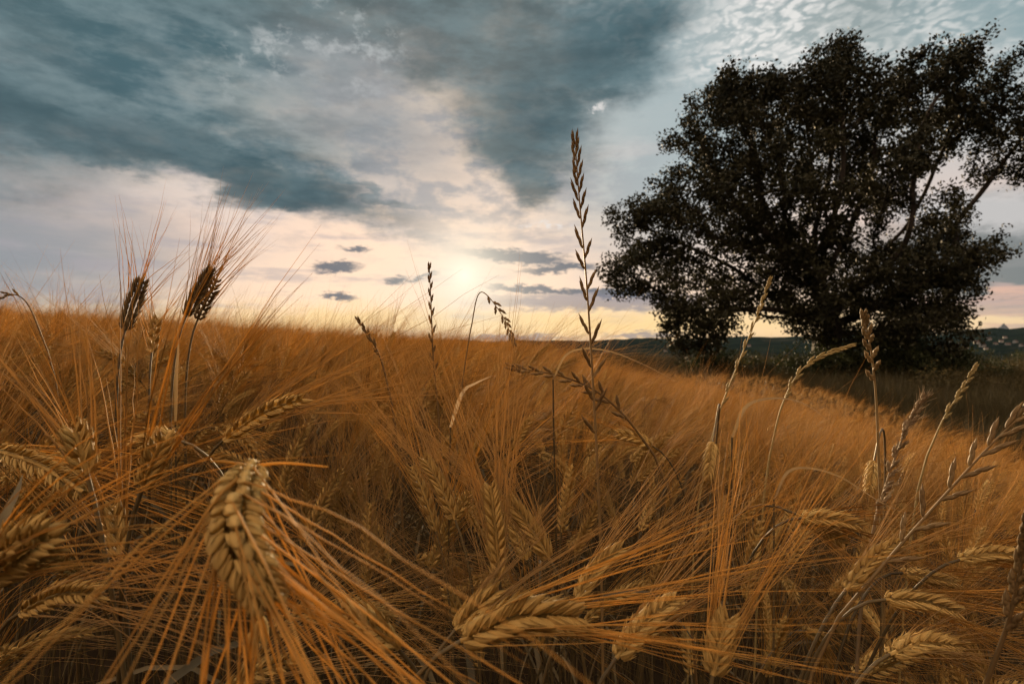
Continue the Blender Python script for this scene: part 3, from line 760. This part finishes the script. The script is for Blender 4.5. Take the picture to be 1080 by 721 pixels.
def oak():
    D = 24.0
    lobes = [  # px, py, rx, ry, depth offset, depth radius, weight
        (690, 262, 42, 54, 0, 2.2, .9), (668, 292, 28, 28, -.5, 1.3, .35), (722, 315, 36, 45, -1, 1.8, .6), (728, 205, 36, 40, .8, 2., .5),
        (765, 128, 44, 60, 0, 2.6, .9), (790, 95, 44, 28, .6, 2.2, .6), (832, 100, 36, 34, 0, 2.4, .5), (884, 82, 28, 34, 0, 1.8, .6), (882, 54, 14, 14, 0, .8, .15),
        (915, 110, 50, 52, 0, 3., .7), (985, 90, 56, 36, 0, 2.8, .9), (1016, 62, 22, 14, 0, 1., .2), (1050, 122, 46, 34, .5, 2.6, .7), (1072, 165, 38, 20, .3, 1.6, .3), (1012, 205, 16, 16, .3, .8, .10), (1100, 110, 30, 40, 0, 2, .3),
        (850, 200, 100, 80, 0, 4.5, 1.9), (790, 220, 60, 60, -1.5, 3., .8), (930, 175, 46, 50, 0, 3.2, .5), (955, 265, 66, 48, 0, 3.5, 1.), (1012, 258, 34, 30, 0, 1.8, .4), (1022, 292, 20, 18, .4, 1., .15),
        (880, 300, 90, 56, -1, 4., 1.4), (790, 285, 60, 46, 0, 3., .8), (975, 325, 36, 32, 0, 2.4, .5), (728, 338, 26, 36, -.6, 1.6, .4), (925, 345, 70, 30, -1.2, 3., .7)]
    attr = []
    for (px, py, rx, ry, dy, dr, w) in lobes:
        m = int(w * 36)                                   # leaf clumps, each on a few twigs of its own
        v = nrm(rng.normal(0, 1, (m, 3))) * (rng.random((m, 1)) ** .36)
        cc = P(px, py, D) + np.array([0, dy, 0]) + v * np.array([rx / FPX * D, dr, ry / FPX * D])
        q = 13
        attr.append(np.repeat(cc, q, 0) + rng.normal(0, .30, (m * q, 3)) * [1.15, 1.15, .75])
    attr = np.concatenate(attr)
    # irregular holes
    h = np.sin(attr[:, 0] * 1.7 + 1) * np.sin(attr[:, 2] * 1.9) * np.sin(attr[:, 1] * 1.3)
    attr = attr[h < .45]
    base = P(872, 428, D); base[2] = float(G(base[0], base[1])) - .1
    tp = [base + np.array([.03 * math.sin(k * 1.3), 0, .38 * k]) for k in range(9)]
    nodes, par = grow_tree(attr, tp)
    mb, rad, kids = tree_mesh(nodes, par, r_tip=.012, power=1.80)
    # root flare
    fl = MB()
    tubes(fl, np.array([base - [0, 0, .3], base + [0, 0, .15], base + [0, 0, .6], base + [0, 0, 1.4]]), np.array([2.3, 1.8, 1.45, 1.1]) * max(.62, rad[0]), 14)
    mb.merge(fl, 0)
    root = empty('oak_tree', base); tag(root, 'big spreading oak, dark against the evening sky behind the crop', 'tree')
    mb.obj('trunk', M_bark, root, base)
    tipsel = rad < .065
    cr = MB()
    tips = nodes[tipsel]
    leaves(cr, tips, 42, .20, .13)
    big = tips[rng.random(len(tips)) < .5]; leaves(cr, big + rng.normal(0, .2, big.shape), 20, .24, .125)
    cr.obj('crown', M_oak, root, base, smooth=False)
    return len(nodes), len(tips), cr.n // 4, rad[0]


print('oak', oak())


def shrub(px, py, d, rx, ry, rz, per, label, group=None, size=.09, m=None, sticks=10):
    c = P(px, py, d)
    base = np.array([c[0], c[1], float(G(c[0], c[1])) - .05])
    root = empty('shrub', base); tag(root, label, 'shrub', group)
    mb = MB(); tips = []
    nb = max(6, int(rx * 8))
    for k in range(nb):
        a = rng.uniform(0, 6.28); s = math.sqrt(rng.random())
        e = base + np.array([math.cos(a) * rx * s, math.sin(a) * ry * s, rz * (1 - .6 * s * s) * rng.uniform(.6, 1.12)])
        st = base + (e - base) * [.35, .35, 0]
        pth = bez(st, st + [0, 0, rz * .4], (st + e) / 2 + [0, 0, rz * .3], e, 9)
        tubes(mb, pth, np.linspace(.03, .006, 9), 4)
        for q in range(3, 9):
            for _ in range(3): tips.append(pth[q] + rng.normal(0, .22, 3) * [1, 1, .8])
    tips = np.array(tips); tips = tips[tips[:, 2] > base[2] + .1]
    mb.obj('stems', M_bark, root, base)
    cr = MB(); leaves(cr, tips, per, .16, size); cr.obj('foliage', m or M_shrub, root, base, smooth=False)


SG = 'shrubs round the foot of the oak'
shrub(975, 388, 21.5, 2.2, 1.6, 2.3, 22, 'broad dark shrub right of the oak trunk', SG)
shrub(1022, 392, 23.5, 1.8, 1.5, 1.6, 20, 'lower shrub at the meadow edge, rightmost by the oak', SG)
shrub(918, 395, 22, 1.8, 1.4, 2.4, 20, 'dense shrub close against the right of the oak trunk', SG)
shrub(858, 395, 22.5, 1.5, 1.3, 1.9, 20, 'dense shrub close against the left of the oak trunk', SG)
shrub(748, 385, 26, 1.5, 1.2, 1.5, 22, 'round dark bush left of the oak under its hanging branches', SG)
shrub(800, 402, 27, 1.7, 1.2, .9, 20, 'low bush between the round bush and the oak trunk', SG)
shrub(1100, 386, 33, 2.5, 2., 1.4, 16, 'far low shrub at the right edge of the meadow', SG)

for q_, (px_, d_, r_, h_) in enumerate(((1066, 17, 1.1, .8), (1030, 19, 1.0, .9), (1092, 25, 1.8, 1.1), (985, 17.5, .9, .7))):
    shrub(px_, 400, d_, r_, r_, h_, 18, ('low scrubby bush in the meadow at the right edge', 'small scrubby bush in the meadow between oak and right edge', 'wider scrubby bush farther back in the meadow at the right edge', 'smallest scrubby bush in front of the oak shrubs')[q_], 'scrub in the meadow', .08, M_mead)
# meadow grass beyond the crop
tufts = bpy.data.collections.new('tuft variants')
for k in range(4):
    mb = MB(); r = np.random.default_rng(900 + k); Mn = 46
    st = r.normal(0, .07, (Mn, 3)) * [1, 1, 0]; d = nrm(r.normal(0, .28, (Mn, 3)) + [0.1, 0, 1]); L = r.uniform(.25, .6, Mn)
    t = np.linspace(0, 1, 5)
    bend = r.normal(0, .3, (Mn, 3)) - np.array([0, 0, .22])
    tubes(mb, st[:, None] + d[:, None] * (L[:, None] * t)[..., None] + bend[:, None] * (L[:, None] * t * t)[..., None], .0026 * (1 - .8 * t), 3)
    tufts.objects.link(bpy.data.objects.new('tuft%d' % k, mb.mesh('tuft%d' % k, M_mead)))
N_ = 26000
yy = 4 + 46 * rng.random(N_) ** 1.3; xx = rng.uniform(-.1, 1.25, N_) * yy + rng.uniform(0, 1, N_)
kp = ~in_crop(xx, yy) & (xx > 2.6)
xx, yy = xx[kp], yy[kp]; m_ = len(xx)
instancer('meadow_grass', np.stack([xx, yy, G(xx, yy)], 1), np.stack([rng.normal(0, .1, m_), rng.normal(.1, .1, m_), rng.uniform(0, 6.28, m_)], 1),
          rng.uniform(.6, 1.25, m_) * (1 + yy / 60), rng.integers(0, 4, m_), tufts, 'rough dark brown meadow grass beyond the crop edge', 'meadow grass')


# ------------------------------------------------------------------ far village
M_wall = plain('pale render', (.42, .40, .37)); M_roof = plain('tiled roof', (.13, .08, .06)); M_win = plain('dark pane', (.05, .06, .08), .2)


def house_parts(root, w, l, h, rh):
    mb = MB(); x_, y_ = w / 2, l / 2
    v = [[-x_, -y_, 0], [x_, -y_, 0], [x_, y_, 0], [-x_, y_, 0], [-x_, -y_, h], [x_, -y_, h], [x_, y_, h], [-x_, y_, h], [-x_, 0, h + rh], [x_, 0, h + rh]]
    mb.add(v, [[0, 1, 5, 4], [2, 3, 7, 6]], [[0, 4, 3], [3, 4, 7], [4, 8, 7], [1, 2, 5], [2, 6, 5], [5, 6, 9]])
    mb.obj('wall', M_wall, root, smooth=False)
    mb = MB(); e = .4; zz = h - e * rh / y_ + .05
    v = [[-x_ - e, -y_ - e, zz], [x_ + e, -y_ - e, zz], [x_ + e, 0, h + rh + .05], [-x_ - e, 0, h + rh + .05], [x_ + e, y_ + e, zz], [-x_ - e, y_ + e, zz]]
    v2 = [[a, b, c + .3] for a, b, c in v]
    mb.add(v + v2, [[0, 1, 2, 3], [3, 2, 4, 5], [6, 9, 8, 7], [9, 11, 10, 8], [0, 6, 7, 1], [4, 10, 11, 5]])
    mb.obj('roof', M_roof, root, smooth=False)


hs = [(1003, 361), (1012, 364), (1022, 360), (1030, 363), (1036, 366), (1043, 359), (1050, 364), (1056, 361), (1063, 365), (1071, 362), (1077, 366), (1040, 369), (1018, 369), (1060, 357), (640, 372), (702, 371), (760, 370), (790, 366)]
proto = None
HL = 'houses of the far village across the valley'
for k, (px, py) in enumerate(hs):
    # walk along the sight line until it meets the far slope
    d = 700.
    while d < 3300:
        p = P(px, py, d)
        if p[2] < float(G(p[0], p[1])): break
        d += 10
    p = P(px, py, d); p[2] = float(G(p[0], p[1]))
    if proto is None:
        o = proto = empty('house', p); house_parts(o, 9, 7, 4.5, 3.)
    else:
        o = proto.copy(); COL.objects.link(o)
        for ch in list(proto.children):
            c = ch.copy(); COL.objects.link(c); c.parent = o
    o.location = p.tolist(); o.rotation_euler = (0, 0, rng.uniform(-.6, .6)); s = rng.uniform(.8, 1.3); o.scale = (s * 1.1, s, s)
    tag(o, 'tiny pale house of the far village across the valley', 'house', HL)


# ------------------------------------------------------------------ sky, sun, air
SUN_AZ = math.atan2(490 - CX, FPX); SUN_EL = math.atan2(CY - 291, math.hypot(FPX, 490 - CX))
sun_dir = nrm(P(490, 291, 1) - CAM)


def build_world():
    w = bpy.data.worlds.new('World'); S.world = w; w.use_nodes = True
    w.cycles.sampling_method = 'NONE'
    nt = w.node_tree; nt.nodes.clear()
    def sock(v): return v
    def m(op, a, b=None, c=None, clamp=False):
        n_ = nt.nodes.new('ShaderNodeMath'); n_.operation = op; n_.use_clamp = clamp
        for i, q in enumerate((a, b, c)):
            if q is None: continue
            if hasattr(q, 'is_output'): nt.links.new(q, n_.inputs[i])
            else: n_.inputs[i].default_value = q
        return n_.outputs[0]
    def vm(op, a, b=None, out='Vector', scale=None):
        n_ = nt.nodes.new('ShaderNodeVectorMath'); n_.operation = op
        for i, q in enumerate((a, b)):
            if q is None: continue
            if hasattr(q, 'is_output'): nt.links.new(q, n_.inputs[i])
            else: n_.inputs[i].default_value = tuple(float(t) for t in q)
        if scale is not None: n_.inputs['Scale'].default_value = scale
        return n_.outputs[out]
    def sstep(v, a, b):
        n_ = nt.nodes.new('ShaderNodeMapRange'); n_.interpolation_type = 'SMOOTHSTEP'
        nt.links.new(v, n_.inputs[0]); n_.inputs[1].default_value = a; n_.inputs[2].default_value = b
        return n_.outputs[0]
    def mix(f, a, b):
        n_ = nt.nodes.new('ShaderNodeMix'); n_.data_type = 'RGBA'
        for i, q in ((0, f), (6, a), (7, b)):
            if hasattr(q, 'is_output'): nt.links.new(q, n_.inputs[i])
            else: n_.inputs[i].default_value = q if i == 0 else (*q, 1)
        return n_.outputs[2]
    def noise(vec, scale, detail=5., rough=.55, dist=0., dim='3D'):
        n_ = nt.nodes.new('ShaderNodeTexNoise'); n_.noise_dimensions = dim
        nt.links.new(vec, n_.inputs['Vector']); n_.inputs['Scale'].default_value = scale
        n_.inputs['Detail'].default_value = detail; n_.inputs['Roughness'].default_value = rough; n_.inputs['Distortion'].default_value = dist
        return n_
    tc = nt.nodes.new('ShaderNodeTexCoord'); d = vm('NORMALIZE', tc.outputs['Generated'])
    sp = nt.nodes.new('ShaderNodeSeparateXYZ'); nt.links.new(d, sp.inputs[0])
    X, Y, Z = sp.outputs
    # cloud-deck coordinates: looking along a flat layer
    zz = m('ADD', m('MAXIMUM', Z, 0.), .13)
    cb = nt.nodes.new('ShaderNodeCombineXYZ')
    nt.links.new(m('DIVIDE', X, zz), cb.inputs[0]); nt.links.new(m('DIVIDE', Y, zz), cb.inputs[1])
    deck = cb.outputs[0]
    st = vm('MULTIPLY', d, (3., 3., 9.))
    # wind-drawn warp of every cloud outline
    w1 = noise(st, 1.6, 5., .6); w2 = noise(deck, 2.2, 4., .6)
    warp = vm('ADD', vm('SCALE', vm('SUBTRACT', w1.outputs['Color'], (.5, .5, .5)), scale=.10),
              vm('SCALE', vm('SUBTRACT', w2.outputs['Color'], (.5, .5, .5)), scale=.10))
    dw = vm('ADD', d, warp)
    w3 = noise(vm('MULTIPLY', d, (10., 10., 26.)), 2.2, 5., .65)
    dws = vm('ADD', d, vm('SCALE', vm('SUBTRACT', w3.outputs['Color'], (.5, .5, .5)), scale=.05))
    def direc(px, py): return nrm(P(px, py, 1.) - CAM)
    w4 = noise(vm('MULTIPLY', d, (20., 20., 60.)), 2., 4., .6)
    dwt = vm('ADD', d, vm('SCALE', vm('SUBTRACT', w4.outputs['Color'], (.5, .5, .5)), scale=.034))
    SOFT = .85
    DW = [dw]
    def blob(px, py, rx, ry, ang=0., soft=.5, vec=None):
        soft *= SOFT
        c = direc(px, py); ca, sa = math.cos(math.radians(ang)), math.sin(math.radians(ang))
        e1 = direc(px + rx * ca, py + rx * sa); e2 = direc(px - ry * sa, py + ry * ca)
        a = e1 - c; b = e2 - c
        a -= c * (a @ c); b -= c * (b @ c); b -= nrm(a) * (b @ nrm(a))
        la, lb = np.linalg.norm(a), np.linalg.norm(b)
        rel = vm('SUBTRACT', vec if vec is not None else DW[0], c)
        u = vm('DOT_PRODUCT', rel, a / la ** 2, 'Value'); v = vm('DOT_PRODUCT', rel, b / lb ** 2, 'Value'); k = vm('DOT_PRODUCT', rel, c / .8, 'Value')
        r2 = m('ADD', m('ADD', m('MULTIPLY', u, u), m('MULTIPLY', v, v)), m('MULTIPLY', k, k))
        return sstep(m('SQRT', r2), 1 + soft, 1 - soft)
    def union(*bs):
        r_ = bs[0]
        for b in bs[1:]: r_ = m('MAXIMUM', r_, b)
        return r_
    # clear sky
    rp = nt.nodes.new('ShaderNodeValToRGB'); nt.links.new(Z, rp.inputs[0]); e = rp.color_ramp
    stops = [(0., (244, 204, 172)), (.03, (252, 220, 178)), (.09, (250, 218, 196)), (.17, (236, 210, 200)), (.27, (176, 186, 190)), (.38, (112, 152, 162)), (.52, (72, 122, 134)), (.8, (88, 130, 146))]
    while len(e.elements) < len(stops): e.elements.new(.5)
    for q, (p_, c_) in zip(e.elements, stops): q.position = p_; q.color = (*lin(*c_), 1)
    col = rp.outputs[0]
    sky = nt.nodes.new('ShaderNodeTexSky'); sky.sky_type = 'NISHITA'; sky.sun_disc = False
    sky.sun_elevation = SUN_EL; sky.sun_rotation = SUN_AZ; sky.altitude = 400.
    nis = vm('SCALE', sky.outputs[0], scale=.1)
    col = mix(.14, col, nis)
    # away from the sun, low on the left and on the right, the air is bluer
    col = mix(m('MULTIPLY', blob(-30, 280, 210, 75, 0, .9), .85), col, lin(122, 138, 152))
    col = mix(m('MULTIPLY', blob(1060, 270, 260, 62, 0, .5), .92), col, lin(60, 100, 114))
    col = mix(m('MULTIPLY', blob(690, 150, 130, 115, 0, .9), .75), col, lin(140, 168, 178))
    # warm band at the right horizon
    nb = noise(vm('MULTIPLY', d, (4., 4., 60.)), 1.5, 4., .6)
    col = mix(m('MULTIPLY', blob(1080, 330, 240, 16, 0, .6), .9), col, mix(sstep(nb.outputs[0], .35, .65), lin(225, 180, 160), lin(176, 158, 156)))
    # sun behind thin cloud
    ang = m('ARCCOSINE', vm('DOT_PRODUCT', d, sun_dir, 'Value'))
    g1 = m('EXPONENT', m('MULTIPLY', m('POWER', m('DIVIDE', ang, .45), 1.35), -1.))
    col = mix(m('MULTIPLY', g1, .95), col, tuple(1.18 * q for q in lin(255, 219, 188)))
    col = mix(m('MULTIPLY', blob(690, 150, 120, 120, 0, .9), .62), col, lin(152, 180, 190))
    col = mix(m('MULTIPLY', blob(-40, 262, 230, 62, 0, .9), .6), col, lin(128, 142, 154))
    yl = blob(500, 342, 420, 17, 0, .9, dws)
    col = mix(m('MULTIPLY', yl, .75), col, tuple(1.08 * q for q in lin(255, 216, 142)))
    # thin pale veil streaks across the middle
    vs = noise(deck, 1.3, 8., .62, .6)
    veil = m('MULTIPLY', sstep(vs.outputs[0], .46, .66), sstep(Z, .06, .2))
    col = mix(m('MULTIPLY', veil, .42), col, lin(226, 214, 208))
    vg = noise(vm('MULTIPLY', d, (5., 5., 30.)), 1.4, 6., .6)
    col = mix(m('MULTIPLY', m('MULTIPLY', sstep(vg.outputs[0], .5, .68), blob(300, 260, 520, 90, 0, .6)), .5), col, lin(172, 166, 172))
    mv = sstep(noise(vm('MULTIPLY', d, (5., 5., 11.)), 2.2, 7., .62).outputs[0], .44, .62)
    col = mix(m('MULTIPLY', m('MULTIPLY', mv, blob(410, 165, 230, 80, 8, .8)), .8), col, lin(140, 146, 156))
    # mackerel cloud, upper right
    vo = nt.nodes.new('ShaderNodeTexVoronoi'); vo.feature = 'SMOOTH_F1'; vo.inputs['Scale'].default_value = 40.
    dk = vm('ADD', deck, vm('SCALE', noise(deck, 8., 4.).outputs['Color'], scale=.17)); dk = vm('MULTIPLY', dk, (1., .8, 1.))
    nt.links.new(dk, vo.inputs['Vector'])
    mk = m('MULTIPLY', sstep(vo.outputs['Distance'], .66, .2), sstep(noise(deck, 1.9, 5.).outputs[0], .36, .55))
    mk2 = union(blob(745, 26, 190, 62, 14, .5), m('MULTIPLY', blob(1060, 30, 130, 110, 20, .6), .8))
    col = mix(m('MULTIPLY', mk2, .25), col, lin(178, 198, 204))
    col = mix(m('MULTIPLY', m('MULTIPLY', mk, mk2), .9), col, lin(236, 234, 230))
    col = mix(m('MULTIPLY', blob(1050, 222, 130, 20, 0, .6, dws), .75), col, lin(214, 210, 208))
    # the big slate cloud masses
    fine = noise(vm('MULTIPLY', d, (12., 12., 22.)), 2.5, 6., .65)
    dw = vm('ADD', dw, vm('SCALE', vm('SUBTRACT', fine.outputs['Color'], (.5, .5, .5)), scale=.04))
    DW[0] = dw
    dt = noise(st, 3.2, 8., .62); dt2 = noise(deck, 3.0, 7., .6)
    dark = mix(sstep(dt.outputs[0], .34, .66), lin(44, 78, 88), lin(84, 116, 125))
    big = union(blob(120, 10, 300, 70, 6, .45), blob(60, 120, 260, 46, 12, .45), blob(220, 168, 200, 30, 17, .45), blob(385, 196, 60, 7, 14, .7), blob(-60, 60, 250, 150, 0, .4),
                blob(290, 205, 60, 14, 8, .6), blob(430, 30, 150, 60, 0, .5), blob(640, 50, 90, 60, -20, .45), blob(555, 120, 80, 60, 30, .45), blob(560, 185, 32, 26, 10, .6), blob(560, 40, 150, 60, 0, .5))
    tex = sstep(dt2.outputs[0], .30, .52)
    bm = m('MULTIPLY', big, m('MULTIPLY_ADD', tex, .22, .78))
    col = mix(m('MULTIPLY', bm, .82), col, dark)
    col = mix(m('MULTIPLY', blob(270, 110, 190, 66, 14, .6), m('MULTIPLY_ADD', tex, .3, .5)), col, mix(sstep(dt.outputs[0], .36, .64), lin(70, 102, 112), lin(128, 146, 150)))
    core = union(blob(200, 160, 200, 26, 17, .6), blob(40, 120, 160, 30, 10, .6), blob(560, 130, 44, 60, 20, .7), blob(310, 205, 70, 10, 10, .7), blob(640, 55, 60, 40, -20, .7))
    col = mix(m('MULTIPLY', core, .48), col, lin(46, 78, 88))
    # brighter torn patches showing through
    tp = union(blob(300, 62, 70, 26, -20, .8), blob(375, 60, 50, 40, 30, .8), blob(240, 14, 40, 10, 30, .8))
    tn = sstep(noise(vm('MULTIPLY', d, (9., 9., 14.)), 3., 7., .65).outputs[0], .48, .66)
    col = mix(m('MULTIPLY', m('MULTIPLY', tp, tn), .75), col, lin(184, 190, 190))
    col = mix(m('MULTIPLY', blob(420, 150, 110, 50, 40, .8), .45), col, lin(176, 172, 174))
    # small slate clouds near the sun
    sm = union(blob(354, 281, 24, 6, 0, .45, dwt), blob(418, 296, 10, 5, -10, .5, dwt), blob(375, 262, 16, 3, 0, .6, dwt), blob(356, 312, 18, 3, 4, .6, dwt),
               blob(545, 271, 54, 7, 5, .45, dwt), blob(590, 283, 40, 4, -4, .6, dwt), blob(565, 305, 50, 4, 3, .5, dwt), blob(640, 308, 60, 5, 2, .5, dwt), blob(445, 292, 18, 2, -14, .7, dwt))
    col = mix(m('MULTIPLY', sm, .9), col, lin(84, 98, 114))
    low = union(blob(630, 318, 130, 9, 0, .5, dwt), blob(680, 353, 40, 3, 0, .7, dwt), blob(540, 356, 60, 3, 0, .7, dwt))
    col = mix(m('MULTIPLY', low, .72), col, lin(132, 132, 146))
    wh = m('MULTIPLY', union(blob(629, 115, 9, 5, -20, .8, dws), blob(575, 237, 22, 3, 0, .7, dws)), sstep(noise(vm('MULTIPLY', d, (9., 9., 14.)), 9., 4., .6).outputs[0], .42, .6))
    col = mix(m('MULTIPLY', wh, .8), col, lin(236, 230, 226))
    # core of the sun
    g2 = m('EXPONENT', m('MULTIPLY', m('POWER', m('DIVIDE', ang, .085), 1.3), -1.))
    g3 = m('EXPONENT', m('MULTIPLY', m('POWER', m('DIVIDE', ang, .030), 1.1), -1.))
    col = mix(m('MULTIPLY', g2, .8), col, (1.0, .90, .72))
    col = mix(m('MULTIPLY', g3, .9), col, (1.3, 1.15, .90))
    # the half of the sky behind the camera: unseen, its broken cloud brightened to light the near crop
    back = sstep(Y, .12, -.45)
    bc = mix(sstep(noise(deck, 1.1, 5.).outputs[0], .4, .62), lin(*BACK_A), lin(*BACK_B))
    bc = vm('SCALE', bc, scale=BACK_GAIN); bc = mix(sstep(Z, .2, .72), lin(40, 38, 38), bc)
    # unseen bright patch added high behind the camera as key light on the crop
    kd = vm('DOT_PRODUCT', d, nrm([-.28, -.62, .78]), 'Value')
    kc = m('MULTIPLY_ADD', sstep(kd, math.cos(.72), math.cos(.30)), KEY, .22)
    bcs = nt.nodes.new('ShaderNodeVectorMath'); bcs.operation = 'SCALE'
    nt.links.new(bc, bcs.inputs[0]); nt.links.new(kc, bcs.inputs['Scale'])
    col = mix(back, col, bcs.outputs[0])
    col = mix(sstep(Z, .02, -.06), col, lin(60, 55, 45))
    bg = nt.nodes.new('ShaderNodeBackground'); bg.inputs['Strength'].default_value = .1
    nt.links.new(vm('SCALE', col, scale=7.07), bg.inputs['Color'])
    o = nt.nodes.new('ShaderNodeOutputWorld'); nt.links.new(bg.outputs[0], o.inputs['Surface'])


KEY = 2.0
HAZE = 1.4e-5
BACK_A, BACK_B, BACK_GAIN = (190, 165, 150), (250, 214, 178), 1.55
build_world()

sl = bpy.data.lights.new('sun', 'SUN'); sl.energy = 5.0; sl.angle = math.radians(1.5); sl.color = (1, .73, .42)
so = bpy.data.objects.new('sun', sl); COL.objects.link(so)
so.rotation_euler = Vector(sun_dir.tolist()).to_track_quat('Z', 'Y').to_euler(); so.location = (0, 60, 40)

cam = bpy.data.cameras.new('camera'); cam.sensor_width = 36; cam.lens = FPX / 1080 * 36
cam.clip_start = .01; cam.clip_end = 30000
cam.dof.use_dof = True; cam.dof.focus_distance = .42; cam.dof.aperture_fstop = 16
co = bpy.data.objects.new('camera', cam); COL.objects.link(co)
co.location = (0, 0, CZ); co.rotation_euler = (math.pi / 2, 0, 0)
cam.shift_y = -(360.5 - CY) / 1080
S.camera = co

hz, hnt = new_mat('thin evening air')
pv = nd(hnt, 'ShaderNodeVolumePrincipled', inp={'Color': (.42, .62, .85, 1), 'Density': HAZE, 'Anisotropy': .0})
hnt.links.new(pv.outputs[0], nd(hnt, 'ShaderNodeOutputMaterial').inputs['Volume'])
hb = MB(); e_ = 5600.
zb, zt = -80., 300.
hb.add([[-e_, -e_, zb], [e_, -e_, zb], [e_, e_, zb], [-e_, e_, zb], [-e_, -e_, zt], [e_, -e_, zt], [e_, e_, zt], [-e_, e_, zt]],
       [[0, 3, 2, 1], [4, 5, 6, 7], [0, 1, 5, 4], [1, 2, 6, 5], [2, 3, 7, 6], [3, 0, 4, 7]])
tag(hb.obj('haze', hz, smooth=False), 'thin blue evening air between the field and far hills', 'haze', kind='stuff')

S.render.engine = 'CYCLES'
S.view_settings.view_transform = 'Standard'; S.view_settings.look = 'None'; S.view_settings.exposure = .5; S.view_settings.gamma = 1
c = S.cycles
c.max_bounces = 4; c.diffuse_bounces = 1; c.glossy_bounces = 2; c.transmission_bounces = 4; c.volume_bounces = 0
c.use_denoising = True; c.caustics_reflective = False; c.caustics_refractive = False
c.sample_clamp_indirect = 4.; c.filter_width = 1.4
c.use_adaptive_sampling = False
try: c.denoiser = 'OPENIMAGEDENOISE'; c.denoising_prefilter = 'ACCURATE'
except Exception: pass
